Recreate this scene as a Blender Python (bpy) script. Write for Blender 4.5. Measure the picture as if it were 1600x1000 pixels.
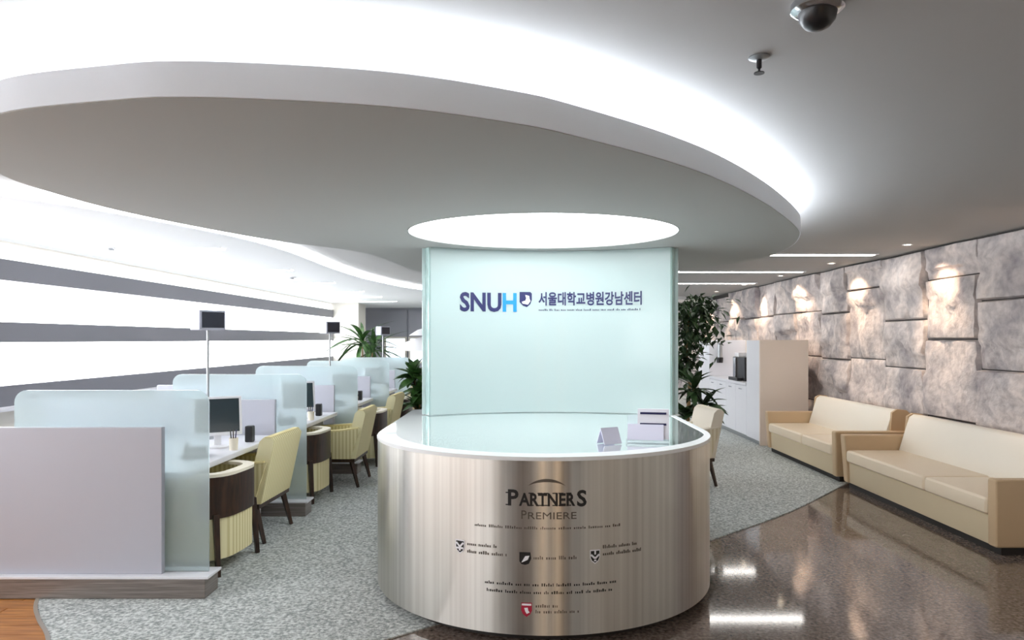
import bpy, bmesh, math, random
from mathutils import Vector, Matrix, noise
random.seed(7)
for o in list(bpy.data.objects): bpy.data.objects.remove(o)
S = bpy.context.scene
C = S.collection
PI = math.pi

# ------------------------------------------------------------------ camera, world, exposure
cam = bpy.data.cameras.new('camera')
cam.sensor_width = 36.0
cam.lens = 36.0 * 1100 / 1600
cam.shift_x = -15 / 1600
cam.shift_y = 30 / 1600
cam.clip_start = 0.05
co = bpy.data.objects.new('camera', cam)
co.location = (0, 0, 1.55)
co.rotation_euler = (PI / 2, 0, 0)
C.objects.link(co)
S.camera = co
w = bpy.data.worlds.new('world')
S.world = w
w.use_nodes = True
w.node_tree.nodes['Background'].inputs[0].default_value = (0.85, 0.93, 1.0, 1)
w.node_tree.nodes['Background'].inputs[1].default_value = 0.6
S.view_settings.view_transform = 'Standard'
S.view_settings.look = 'None'
S.view_settings.gamma = 1
S.view_settings.use_curve_mapping = False
S.view_settings.exposure = 0.5
COVE, WINDOW, PANEL, SLOT, SPOT = 42.0, 6.0, 4.2, 15.0, 46.0

# ------------------------------------------------------------------ materials
MATS = {}
def srgb(r, g, b):
    f = lambda c: (c / 255 / 12.92) if c / 255 <= 0.04045 else ((c / 255 + 0.055) / 1.055) ** 2.4
    return (f(r), f(g), f(b), 1)
def newmat(name):
    m = bpy.data.materials.new(name)
    m.use_nodes = True
    MATS[name] = m
    nt = m.node_tree
    return m, nt, nt.nodes['Principled BSDF'], nt.nodes, nt.links
def setp(b, **k):
    for a, v in k.items():
        b.inputs[a.replace('_', ' ')].default_value = v
def plain(name, col, rough=0.5, metal=0.0, **k):
    m, nt, b, N, L = newmat(name)
    setp(b, Base_Color=col, Roughness=rough, Metallic=metal, **k)
    return m
def noisy(name, c1, c2, scale, rough=0.6, bump=0.0, detail=4, stretch=(1, 1, 1), metal=0.0, bscale=None, lo=0.35, hi=0.65):
    m, nt, b, N, L = newmat(name)
    tc = N.new('ShaderNodeTexCoord'); mp = N.new('ShaderNodeMapping')
    mp.inputs['Scale'].default_value = stretch
    L.new(tc.outputs['Object'], mp.inputs[0])
    n = N.new('ShaderNodeTexNoise'); n.inputs['Scale'].default_value = scale; n.inputs['Detail'].default_value = detail
    L.new(mp.outputs[0], n.inputs['Vector'])
    r = N.new('ShaderNodeValToRGB')
    r.color_ramp.elements[0].position = lo; r.color_ramp.elements[0].color = c1
    r.color_ramp.elements[1].position = hi; r.color_ramp.elements[1].color = c2
    L.new(n.outputs['Fac'], r.inputs[0]); L.new(r.outputs[0], b.inputs['Base Color'])
    setp(b, Roughness=rough, Metallic=metal)
    if bump:
        bp = N.new('ShaderNodeBump'); bp.inputs['Strength'].default_value = bump; bp.inputs['Distance'].default_value = 0.01
        if bscale:
            n2 = N.new('ShaderNodeTexNoise'); n2.inputs['Scale'].default_value = bscale; n2.inputs['Detail'].default_value = 5
            L.new(mp.outputs[0], n2.inputs['Vector']); L.new(n2.outputs['Fac'], bp.inputs['Height'])
        else:
            L.new(n.outputs['Fac'], bp.inputs['Height'])
        L.new(bp.outputs[0], b.inputs['Normal'])
    return m
def emit(name, col, strength):
    m, nt, b, N, L = newmat(name)
    setp(b, Base_Color=(0.8, 0.8, 0.8, 1), Emission_Color=col, Emission_Strength=strength)
    return m
def stripes(name, c1, c2, freq, rough=0.75, xonly=False):
    m, nt, b, N, L = newmat(name)
    tc = N.new('ShaderNodeTexCoord'); sp = N.new('ShaderNodeSeparateXYZ')
    L.new(tc.outputs['Object'], sp.inputs[0])
    ad = N.new('ShaderNodeMath'); ad.operation = 'ADD'
    L.new(sp.outputs[0], ad.inputs[0])
    if xonly: ad.inputs[1].default_value = 0.0
    else: L.new(sp.outputs[1], ad.inputs[1])
    mu = N.new('ShaderNodeMath'); mu.operation = 'MULTIPLY'; mu.inputs[1].default_value = freq
    L.new(ad.outputs[0], mu.inputs[0])
    sn = N.new('ShaderNodeMath'); sn.operation = 'SINE'; L.new(mu.outputs[0], sn.inputs[0])
    r = N.new('ShaderNodeMapRange'); r.inputs[1].default_value = -0.6; r.inputs[2].default_value = 0.6
    L.new(sn.outputs[0], r.inputs[0])
    mx = N.new('ShaderNodeMix'); mx.data_type = 'RGBA'
    mx.inputs[6].default_value = c1; mx.inputs[7].default_value = c2
    L.new(r.outputs[0], mx.inputs[0]); L.new(mx.outputs[2], b.inputs['Base Color'])
    setp(b, Roughness=rough)
    return m
def frosted(name, tint, translucent=0.5, rough=0.4, diffuse=0.25):
    m, nt, b, N, L = newmat(name)
    N.remove(b)
    out = N['Material Output']
    rf = N.new('ShaderNodeBsdfRefraction'); rf.inputs['Color'].default_value = tint; rf.inputs['Roughness'].default_value = rough; rf.inputs['IOR'].default_value = 1.12
    tl = N.new('ShaderNodeBsdfTranslucent'); tl.inputs['Color'].default_value = tint
    df = N.new('ShaderNodeBsdfDiffuse'); df.inputs['Color'].default_value = tint
    gl = N.new('ShaderNodeBsdfGlossy'); gl.inputs['Roughness'].default_value = 0.12; gl.inputs['Color'].default_value = (1, 1, 1, 1)
    m1 = N.new('ShaderNodeMixShader'); m1.inputs[0].default_value = translucent
    m2 = N.new('ShaderNodeMixShader'); m2.inputs[0].default_value = diffuse
    m3 = N.new('ShaderNodeMixShader'); fr = N.new('ShaderNodeFresnel'); fr.inputs[0].default_value = 1.3
    L.new(rf.outputs[0], m1.inputs[1]); L.new(tl.outputs[0], m1.inputs[2])
    L.new(m1.outputs[0], m2.inputs[1]); L.new(df.outputs[0], m2.inputs[2])
    L.new(fr.outputs[0], m3.inputs[0]); L.new(m2.outputs[0], m3.inputs[1]); L.new(gl.outputs[0], m3.inputs[2])
    L.new(m3.outputs[0], out.inputs['Surface'])
    return m

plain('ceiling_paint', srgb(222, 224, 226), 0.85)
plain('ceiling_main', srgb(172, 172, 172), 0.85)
plain('mortar', srgb(70, 66, 64), 0.9)
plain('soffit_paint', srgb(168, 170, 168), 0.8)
plain('fascia_lit', srgb(232, 238, 246), 0.6)  # light on the soffit's edge band put into a brighter colour
plain('wall_white', srgb(226, 222, 214), 0.7)
plain('wall_cream', srgb(236, 230, 220), 0.6)
plain('wall_grey', srgb(168, 170, 182), 0.6)
plain('band_grey', srgb(124, 124, 132), 0.5)
plain('white_laminate', srgb(232, 233, 240), 0.35)
plain('lavender_panel', srgb(186, 188, 200), 0.45)
plain('beige_panel', srgb(240, 226, 214), 0.45)
noisy('carpet', srgb(142, 148, 147), srgb(222, 226, 224), 55, 0.95, 0.5, 3, bscale=90, lo=0.36, hi=0.66)
noisy('wood_plank', srgb(150, 92, 40), srgb(196, 134, 70), 3, 0.35, 0.0, 5, (1.2, 14, 1))
noisy('wood_panel', srgb(44, 29, 18), srgb(78, 50, 28), 3, 0.4, 0.0, 5, (14, 1, 1.0))
noisy('walnut', srgb(34, 20, 13), srgb(62, 38, 24), 6, 0.35, 0.0, 4, (6, 6, 1))
m = noisy('granite', srgb(84, 72, 66), srgb(140, 124, 114), 45, 0.07, 0.0, 6)
setp(m.node_tree.nodes['Principled BSDF'], Specular_IOR_Level=0.9)
noisy('plinth_steel', srgb(120, 112, 108), srgb(150, 142, 138), 4, 0.35, 0.0, 3, (1, 1, 30), metal=0.4)
plain('trim_metal', srgb(200, 196, 186), 0.3, 0.8)
# brushed steel: vertical brush lines vary the gloss and tone a little
m, nt, b, N, L = newmat('brushed_steel')
tc = N.new('ShaderNodeTexCoord'); mp = N.new('ShaderNodeMapping'); mp.inputs['Scale'].default_value = (38, 38, 0.05)
L.new(tc.outputs['Object'], mp.inputs[0])
n = N.new('ShaderNodeTexNoise'); n.inputs['Scale'].default_value = 1.0; n.inputs['Detail'].default_value = 6
L.new(mp.outputs[0], n.inputs['Vector'])
r = N.new('ShaderNodeValToRGB')
r.color_ramp.elements[0].position = 0.3; r.color_ramp.elements[0].color = srgb(200, 196, 190)
r.color_ramp.elements[1].position = 0.7; r.color_ramp.elements[1].color = srgb(222, 219, 213)
L.new(n.outputs['Fac'], r.inputs[0]); L.new(r.outputs[0], b.inputs['Base Color'])
rr = N.new('ShaderNodeMapRange'); rr.inputs[3].default_value = 0.29; rr.inputs[4].default_value = 0.33
L.new(n.outputs['Fac'], rr.inputs[0]); L.new(rr.outputs[0], b.inputs['Roughness'])
tg = N.new('ShaderNodeTangent'); tg.direction_type = 'RADIAL'; tg.axis = 'Z'
L.new(tg.outputs[0], b.inputs['Tangent'])
setp(b, Metallic=1.0, Anisotropic=0.96, Anisotropic_Rotation=0.25)
plain('polished_top', srgb(244, 250, 250), 0.06, 0.75)
plain('rim_white', srgb(240, 242, 244), 0.3)
plain('black_plastic', srgb(24, 24, 28), 0.35)
plain('dark_plinth', srgb(26, 20, 17), 0.5)
plain('chrome', srgb(205, 208, 212), 0.15, 1.0)
plain('grey_metal', srgb(170, 174, 178), 0.35, 0.7)
plain('white_plastic', srgb(238, 238, 242), 0.35)
plain('display_shell', srgb(176, 178, 192), 0.4)
plain('screen_dark', srgb(50, 62, 68), 0.12)
plain('led_dark', srgb(44, 46, 58), 0.25)
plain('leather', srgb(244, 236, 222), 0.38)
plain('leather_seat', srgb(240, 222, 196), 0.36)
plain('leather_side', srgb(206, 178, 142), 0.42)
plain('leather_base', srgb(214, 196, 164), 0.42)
stripes('stripe_fabric', srgb(206, 195, 144), srgb(232, 224, 182), 170)
stripes('stripe_back', srgb(206, 195, 144), srgb(232, 224, 182), 170, xonly=True)
stripes('stripe_cream', srgb(222, 208, 176), srgb(240, 230, 208), 150)
plain('piping', srgb(240, 232, 214), 0.5)
plain('fabric_seat', srgb(230, 216, 160), 0.75)
plain('cream_fabric', srgb(242, 232, 216), 0.7)
noisy('leaf', srgb(22, 52, 20), srgb(66, 106, 48), 8, 0.45)
noisy('leaf_dark', srgb(20, 40, 20), srgb(58, 84, 46), 8, 0.45)
plain('stem', srgb(128, 104, 70), 0.8)
plain('pot', srgb(216, 214, 208), 0.4)
plain('soil', srgb(50, 38, 28), 0.95)
plain('navy', srgb(30, 34, 84), 0.4)
plain('sky_blue', srgb(20, 130, 200), 0.4)
plain('logo_white', srgb(245, 245, 250), 0.4)
plain('black_print', srgb(22, 20, 20), 0.5)
plain('grey_print', srgb(92, 84, 76), 0.5)
plain('red_print', srgb(176, 30, 60), 0.5)
plain('paper', srgb(240, 240, 250), 0.6)
plain('paper_lilac', srgb(226, 226, 246), 0.6)
plain('blue_window', srgb(150, 180, 210), 0.2)
frosted('screen_glass', srgb(227, 240, 240), 0.5, 0.45, 0.4)
frosted('partition_glass', srgb(238, 247, 249), 0.32, 0.28, 0.12)
plain('glass_edge', srgb(206, 236, 234), 0.15, Transmission_Weight=0.3)
m, nt, b, N, L = newmat('acrylic')
setp(b, Base_Color=(0.95, 0.97, 1, 1), Roughness=0.05, Transmission_Weight=0.9, IOR=1.3)
# rough split stone
m, nt, b, N, L = newmat('stone')
tc = N.new('ShaderNodeTexCoord')
n1 = N.new('ShaderNodeTexNoise'); n1.inputs['Scale'].default_value = 2.3; n1.inputs['Detail'].default_value = 8; n1.inputs['Distortion'].default_value = 0.8
n2 = N.new('ShaderNodeTexNoise'); n2.inputs['Scale'].default_value = 14; n2.inputs['Detail'].default_value = 8
L.new(tc.outputs['Object'], n1.inputs['Vector']); L.new(tc.outputs['Object'], n2.inputs['Vector'])
r = N.new('ShaderNodeValToRGB')
e = r.color_ramp.elements
e[0].position = 0.32; e[0].color = srgb(158, 152, 156)
e[1].position = 0.68; e[1].color = srgb(232, 220, 214)
x = e.new(0.5); x.color = srgb(204, 196, 194)
L.new(n1.outputs['Fac'], r.inputs[0])
mx = N.new('ShaderNodeMix'); mx.data_type = 'RGBA'; mx.blend_type = 'MULTIPLY'; mx.inputs[0].default_value = 0.5
r2 = N.new('ShaderNodeValToRGB'); r2.color_ramp.elements[0].position = 0.3; r2.color_ramp.elements[0].color = (0.45, 0.43, 0.45, 1)
r2.color_ramp.elements[1].position = 0.6; r2.color_ramp.elements[1].color = (1, 1, 1, 1)
L.new(n2.outputs['Fac'], r2.inputs[0]); L.new(r.outputs[0], mx.inputs[6]); L.new(r2.outputs[0], mx.inputs[7])
L.new(mx.outputs[2], b.inputs['Base Color'])
bp = N.new('ShaderNodeBump'); bp.inputs['Strength'].default_value = 0.8; bp.inputs['Distance'].default_value = 0.02
L.new(n2.outputs['Fac'], bp.inputs['Height']); L.new(bp.outputs[0], b.inputs['Normal'])
setp(b, Roughness=0.8)
emit('cove_led', (0.87, 0.93, 1.0, 1), COVE)
emit('clerestory', (0.96, 0.98, 1.0, 1), 1.6)
emit('wave_glow_white', (0.96, 0.98, 1.0, 1), 9.0)
emit('daylit_pane', (0.96, 0.98, 1.0, 1), WINDOW)
emit('light_panel', (0.94, 0.98, 1.0, 1), PANEL)
emit('slot_lamp', (1.0, 0.97, 0.92, 1), SLOT)
emit('warm_lens', (1.0, 0.82, 0.6, 1), 14)
emit('far_daylight', (0.75, 0.88, 1.0, 1), 1.1)
emit('warm_strip', (1.0, 0.66, 0.34, 1), 2.6)
plain('backdrop_grey', srgb(84, 96, 106), 0.5)
emit('white_glow', (1.0, 0.98, 0.95, 1), 1.0)

# ------------------------------------------------------------------ mesh helpers
class MB:
    def __init__(s): s.v = []; s.f = []; s.smooth = False
    def add(s, vs, fs):
        k = len(s.v); s.v += [tuple(p) for p in vs]; s.f += [tuple(i + k for i in q) for q in fs]; return s
    def box(s, x0, x1, y0, y1, z0, z1, bev=0.0):
        if bev:
            bm = bmesh.new(); bmesh.ops.create_cube(bm, size=1)
            for v in bm.verts:
                v.co = Vector(((x0 + x1) / 2 + v.co.x * (x1 - x0), (y0 + y1) / 2 + v.co.y * (y1 - y0), (z0 + z1) / 2 + v.co.z * (z1 - z0)))
            bmesh.ops.bevel(bm, geom=bm.edges[:], offset=bev, segments=3, profile=0.6, affect='EDGES')
            bm.verts.index_update()
            s.add([v.co for v in bm.verts], [[v.index for v in f.verts] for f in bm.faces]); bm.free(); return s
        vs = [(x, y, z) for z in (z0, z1) for y in (y0, y1) for x in (x0, x1)]
        return s.add(vs, [(0, 2, 3, 1), (4, 5, 7, 6), (0, 1, 5, 4), (2, 6, 7, 3), (0, 4, 6, 2), (1, 3, 7, 5)])
    def prism(s, poly, z0, z1, caps=True):          # polygon in XY (counter-clockwise), extruded in Z
        n = len(poly)
        vs = [(x, y, z0) for x, y in poly] + [(x, y, z1) for x, y in poly]
        fs = [(i, (i + 1) % n, (i + 1) % n + n, i + n) for i in range(n)]
        if caps: fs += [tuple(range(n - 1, -1, -1)), tuple(range(n, 2 * n))]
        return s.add(vs, fs)
    def prism_axis(s, poly, a0, a1, axis):          # polygon (p, z) extruded along 'x' or 'y'
        n = len(poly); f = (lambda p, z, a: (a, p, z)) if axis == 'x' else (lambda p, z, a: (p, a, z))
        vs = [f(p, z, a0) for p, z in poly] + [f(p, z, a1) for p, z in poly]
        fs = [(i, (i + 1) % n, (i + 1) % n + n, i + n) for i in range(n)] + [tuple(range(n - 1, -1, -1)), tuple(range(n, 2 * n))]
        return s.add(vs, fs)
    def lathe(s, prof, cx=0, cy=0, seg=24):
        vs = []; fs = []; n = len(prof)
        for i in range(seg):
            a = 2 * PI * i / seg
            for r, z in prof: vs.append((cx + r * math.cos(a), cy + r * math.sin(a), z))
        for i in range(seg):
            j = (i + 1) % seg
            for k in range(n - 1): fs.append((i * n + k, j * n + k, j * n + k + 1, i * n + k + 1))
        return s.add(vs, fs)
    def tube(s, pts, rad, seg=8):
        pts = [Vector(p) for p in pts]; rads = rad if isinstance(rad, (list, tuple)) else [rad] * len(pts)
        vs = []; fs = []
        for i, p in enumerate(pts):
            d = (pts[min(i + 1, len(pts) - 1)] - pts[max(i - 1, 0)]).normalized()
            u = d.cross(Vector((0, 0, 1)) if abs(d.z) < 0.9 else Vector((1, 0, 0))).normalized(); v = d.cross(u)
            for k in range(seg):
                a = 2 * PI * k / seg; vs.append(p + (u * math.cos(a) + v * math.sin(a)) * rads[i])
        for i in range(len(pts) - 1):
            for k in range(seg):
                l = (k + 1) % seg; fs.append((i * seg + k, i * seg + l, (i + 1) * seg + l, (i + 1) * seg + k))
        fs += [tuple(range(seg - 1, -1, -1)), tuple(range((len(pts) - 1) * seg, len(pts) * seg))]
        return s.add(vs, fs)
    def wall(s, path, t0, t1, z0, z1, top=None):    # path in XY thickened along its left normal from t0 to t1
        n = len(path); P = []
        for i in range(n):
            a = Vector(path[max(i - 1, 0)]); b_ = Vector(path[min(i + 1, n - 1)]); d = (b_ - a).normalized(); nn = Vector((-d.y, d.x)); p = Vector(path[i])
            zz = z1 if top is None else top(i / (n - 1))
            zb = z0 if not callable(z0) else z0(i / (n - 1))
            for t, z in ((t0, zb), (t1, zb), (t1, zz), (t0, zz)):
                q = p + nn * t; P.append((q.x, q.y, z))
        fs = []
        for i in range(n - 1):
            for k in range(4):
                l = (k + 1) % 4; fs.append((i * 4 + k, i * 4 + l, i * 4 + 4 + l, i * 4 + 4 + k))
        fs += [(3, 2, 1, 0), tuple((n - 1) * 4 + k for k in range(4))]
        return s.add(P, fs)
    def xf(s, M):
        s.v = [tuple(M @ Vector(p)) for p in s.v]; return s
    def mesh(s, name, mat, smooth=False, ang=0.6):
        me = bpy.data.meshes.new(name); me.from_pydata(s.v, [], s.f)
        bm = bmesh.new(); bm.from_mesh(me); bmesh.ops.recalc_face_normals(bm, faces=bm.faces[:]); 
        if smooth:
            for f in bm.faces: f.smooth = True
            for e in bm.edges:
                if len(e.link_faces) == 2 and e.calc_face_angle(0) > ang: e.smooth = False
        bm.to_mesh(me); bm.free()
        me.materials.append(MATS[mat]); return me
def link(name, me, parent=None):
    o = bpy.data.objects.new(name, me); C.objects.link(o)
    if parent is not None: o.parent = parent
    return o
def obj(name, mb, mat, parent=None, smooth=False, ang=0.6):
    return link(name, mb.mesh(name, mat, smooth, ang), parent)
def tag(o, label, cat, group=None):
    o['label'] = label; o['category'] = cat
    if group: o['group'] = group
    return o
def thing(name, label, cat, loc=(0, 0, 0), rz=0, group=None):
    o = bpy.data.objects.new(name, None); C.objects.link(o); o.empty_display_size = 0.1
    o.location = loc; o.rotation_euler = (0, 0, rz)
    return tag(o, label, cat, group)
def struct(name, mb, mat, parent=None, smooth=False):
    o = obj(name, mb, mat, parent, smooth); o['kind'] = 'structure'; return o
def copy_tree(o, parent=None):
    c = o.copy(); C.objects.link(c); c.parent = parent
    for ch in [k for k in bpy.data.objects if k.parent == o]: copy_tree(ch, c)
    return c
def catmull(P, n=8, closed=True):
    out = []; k = len(P)
    for i in range(k if closed else k - 1):
        g = lambda j: Vector(P[j % k] if closed else P[max(0, min(k - 1, j))])
        p0, p1, p2, p3 = g(i - 1), g(i), g(i + 1), g(i + 2)
        for j in range(n):
            t = j / n
            q = 0.5 * ((2 * p1) + (p2 - p0) * t + (2 * p0 - 5 * p1 + 4 * p2 - p3) * t * t + (3 * p1 - p0 - 3 * p2 + p3) * t ** 3)
            out.append((q.x, q.y))
    if not closed: out.append(tuple(P[-1]))
    return out
def text_mb(body, size, bold=0.0, extrude=0.002, width=None, align='CENTER'):
    c = bpy.data.curves.new('lettering', 'FONT'); c.body = body; c.size = size; c.offset = bold; c.extrude = extrude; c.resolution_u = 3
    t = bpy.data.objects.new('lettering', c); C.objects.link(t)
    dg = bpy.context.evaluated_depsgraph_get()
    me = t.evaluated_get(dg).to_mesh()
    mb = MB().add([v.co.copy() for v in me.vertices], [tuple(p.vertices) for p in me.polygons])
    bpy.data.objects.remove(t); bpy.data.curves.remove(c)
    xs = [v[0] for v in mb.v]; a, b_ = min(xs), max(xs)
    k = 1 if width is None else width / (b_ - a)
    off = (a + b_) / 2 if align == 'CENTER' else a
    mb.v = [((x - off) * k, y, z) for x, y, z in mb.v]
    return mb

# ------------------------------------------------------------------ the setting
ZC, ZL, ZS = 2.538, 2.46, 2.27            # main ceiling, lower left ceiling, round soffit
XL, XR, YB, YF = -4.79, 4.45, -4.2, 20.6
struct('floor', MB().box(XL - 0.2, XR + 0.2, YB - 0.2, YF + 0.2, -0.12, 0.0), 'granite')
edge_r = catmull([(4.2, 8.35), (3.37, 7.41), (2.4, 6.3), (1.45, 5.41), (0.4, 4.5), (-0.69, 3.63), (-1.3, 3.1), (-1.75, 2.85), (-2.05, 3.0), (-2.25, 3.3), (-2.44, 3.63), (-2.66, 3.88), (-2.84, 4.12), (-3.1, 4.6), (-3.6, 5.1), (XL, 5.6)], 5, False)
poly = [(XL, YF), (XL, 5.6)]
carpet_poly = [(XL, YF)] + edge_r[::-1] + [(XR, 8.6), (XR, YF)]
struct('floor_carpet', MB().prism(carpet_poly, 0.0, 0.008), 'carpet')
struct('trim_1', MB().wall(edge_r[35:], -0.008, 0.012, 0.0, 0.011), 'trim_metal')
wood = struct('floor_wood', MB().box(XL, -1.76, -1.0, 5.4, 0.0, 0.002), 'wood_plank')
pm = MB().box(-0.745, 0.745, -0.0585, 0.0585, 0.0, 0.003).mesh('plank', 'wood_plank')
for j in range(18):
    for i in range(2):
        p = link('plank', pm, wood); p.location = (-4.0 + 1.5 * i + (0.3 if j % 2 else 0), 2.66 + 0.12 * j, 0.0018)

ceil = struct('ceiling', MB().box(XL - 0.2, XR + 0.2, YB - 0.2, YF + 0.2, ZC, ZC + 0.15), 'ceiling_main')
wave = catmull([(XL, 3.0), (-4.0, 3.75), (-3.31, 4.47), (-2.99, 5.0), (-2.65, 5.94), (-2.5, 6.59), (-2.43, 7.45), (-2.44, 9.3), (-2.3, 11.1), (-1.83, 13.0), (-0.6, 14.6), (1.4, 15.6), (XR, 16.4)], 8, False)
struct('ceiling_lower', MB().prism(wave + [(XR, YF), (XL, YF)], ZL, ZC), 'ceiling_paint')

wl_ = [p for p in wave if p[0] < -0.4]
tag(obj('wave_glow', MB().wall(wl_, -0.012, -0.002, ZL + 0.008, ZC - 0.004), 'wave_glow_white'), 'added glowing strip for the lit wavy edge of the low ceiling', 'strip lamp')  # glowing strip added to whiten the recess along the low ceiling
# round soffit with its oval opening
rim = catmull([(-1.68, 2.26), (-1.29, 2.14), (-0.97, 2.1), (-0.43, 2.18), (-0.03, 2.35), (0.19, 2.5), (0.58, 2.84), (0.93, 3.23), (1.34, 3.81), (1.75, 4.5), (1.95, 4.95), (2.1, 5.54), (2.14, 6.25), (1.98, 6.8), (1.55, 7.22), (0.32, 7.95), (-0.7, 8.0), (-1.1, 7.5), (-1.3, 5.93), (-1.83, 5.1), (-2.22, 4.09), (-2.31, 3.4), (-2.25, 2.98), (-2.05, 2.55)], 6)
OC, OA, OB = (0.145, 4.8), 0.92, 0.79
hole = [(OC[0] + OA * math.cos(2 * PI * i / 64), OC[1] + OB * math.sin(2 * PI * i / 64)) for i in range(64)]
def ring_slab(outer, inner, z0, z1):
    bm = bmesh.new()
    def loop(P, z):
        vs = [bm.verts.new((x, y, z)) for x, y in P]
        return vs, [bm.edges.new((vs[i], vs[(i + 1) % len(vs)])) for i in range(len(vs))]
    rows = []
    for z in (z0, z1):
        vo, eo = loop(outer, z); vi, ei = loop(inner, z)
        bmesh.ops.triangle_fill(bm, use_beauty=True, use_dissolve=False, edges=eo + ei)
        rows.append((vo, vi))
    for k in (0, 1):
        a, b_ = rows[0][k], rows[1][k]
        for i in range(len(a)):
            j = (i + 1) % len(a); bm.faces.new((a[i], a[j], b_[j], b_[i]))
    bm.verts.index_update()
    mb = MB().add([v.co.copy() for v in bm.verts], [[v.index for v in f.verts] for f in bm.faces]); bm.free(); return mb
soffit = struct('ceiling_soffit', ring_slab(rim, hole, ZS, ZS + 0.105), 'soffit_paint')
def inset(P, d):
    out = []; n = len(P)
    for i in range(n):
        a = Vector(P[i - 1]); b_ = Vector(P[(i + 1) % n]); t = (b_ - a).normalized(); out.append((P[i][0] - t.y * d, P[i][1] + t.x * d))
    return out
obj('fascia', MB().wall(rim + [rim[0]], -0.006, 0.0, ZS + 0.002, ZS + 0.107), 'fascia_lit', soffit, True)
ins = inset(rim, 0.16)
cl = obj('cove_lamp', MB().wall(ins + [ins[0]], 0, 0.05, ZS + 0.107, ZS + 0.125), 'cove_led')
tag(cl, 'hidden white strip lamp lying on top of the round ceiling soffit', 'strip lamp')
lp = thing('light_panel', 'glowing white oval ceiling panel above the curved glass screen', 'ceiling light', (OC[0], OC[1], ZS))
obj('diffuser', MB().prism([(x - OC[0], y - OC[1]) for x, y in hole], 0.022, 0.034), 'light_panel', lp)
obj('rim', MB().wall([((x - OC[0]) * 0.996, (y - OC[1]) * 0.996) for x, y in hole + [hole[0]]], 0.0, 0.006, 0.0, 0.04), 'soffit_paint', lp)

# left window wall: long luminous panes between grey bands
wl = struct('wall_left', MB().box(XL - 0.2, XL, YB, YF, 0.0, ZC), 'wall_white')
for z0, z1, t in ((2.091, 2.283, 0.06), (1.521, 1.708, 0.06), (0.93, 1.121, 0.05)):
    p = obj('band', MB().box(XL, XL + t, -3.95, 17.7, z0, z1), 'band_grey', wl)
for k, (z0, z1) in enumerate(((2.285, 2.43), (1.71, 2.089), (1.123, 1.519))):
    wdw = bpy.data.objects.new('window_%d' % (k + 1), None); C.objects.link(wdw); wdw['kind'] = 'structure'
    for j in range(9):
        y0 = -3.95 + j * 2.405  # row carried on out of view to brighten the entrance side
        p = obj('pane', MB().box(XL + 0.002, XL + 0.018, y0, y0 + 2.401, z0, z1), 'clerestory' if k == 0 else 'daylit_pane', wdw)
struct('trim_2', MB().box(XL, XL + 0.1, -3.95, 17.7, 0.89, 0.93), 'white_laminate')
struct('wall_column', MB().box(XL, -4.1, 17.7, 18.5, 0, ZL), 'wall_white')

# right wall: rough split-faced stones
wr = struct('wall_right', MB().box(XR, XR + 0.2, 4.1, YF, 0, ZC), 'mortar')
struct('wall_right_entrance', MB().box(XR - 0.06, XR + 0.2, YB, 4.1, 0, ZC), 'wall_cream')
heights = {6.8: [0.72, 0.83, 0.64, 0.34], 5.9: [0.62, 0.64, 0.66, 0.61], 7.7: [0.6, 0.62, 0.55, 0.76], 8.6: [0.7, 0.6, 0.9, 0.33], 5.0: [0.5, 0.9, 0.5, 0.63]}
def stone(y0, y1, z0, z1, seed):
    NY, NZ = 14, 12; proud = random.uniform(0.03, 0.075); ty = random.uniform(-0.05, 0.05); tz = random.uniform(-0.05, 0.05)
    step = random.uniform(0.3, 0.8); sd = random.choice((0, 0.03, 0.045))
    vs = []; fs = []
    for j in range(NZ + 1):
        for i in range(NY + 1):
            u, v = i / NY, j / NZ
            y = y0 + (y1 - y0) * u; z = z0 + (z1 - z0) * v
            p = Vector((seed * 3.1, y * 2.2, z * 2.2))
            h = proud + ty * (u - 0.5) + tz * (v - 0.5) + 0.06 * noise.noise(p) + 0.034 * noise.noise(p * 3.1) + 0.016 * noise.noise(p * 7)
            if v + 0.25 * noise.noise(Vector((u * 3, seed, 0))) > step: h += sd
            else: h -= sd * 0.4
            h = max(0.012, h)
            if i in (0, NY) or j in (0, NZ): h = 0.0
            elif i in (1, NY - 1) or j in (1, NZ - 1):
                y += (0.75 if i == 1 else -0.75 if i == NY - 1 else 0) * -(y1 - y0) / NY
                z += (0.75 if j == 1 else -0.75 if j == NZ - 1 else 0) * -(z1 - z0) / NZ
                h *= 0.8
            vs.append((XR - h, y, z))
    for j in range(NZ):
        for i in range(NY):
            a = j * (NY + 1) + i; fs.append((a, a + 1, a + NY + 2, a + NY + 1))
    return MB().add(vs, fs)
y = 4.1; k = 0
while y < YF - 0.3:
    key = round(y, 1)
    hs = heights.get(key)
    if hs is None:
        hs = [random.uniform(0.45, 0.85) for _ in range(4)]; q = ZC / sum(hs); hs = [h * q for h in hs]
    z = 0.0
    for h in hs:
        z1 = min(z + h, ZC if key < 14.5 else ZL)
        if z1 - z > 0.12: obj('stone', stone(y + 0.006, y + 0.894, z + 0.006, z1 - 0.006, k), 'stone', wr, True, 0.9)
        z = z1; k += 1
    y += 0.9
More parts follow.
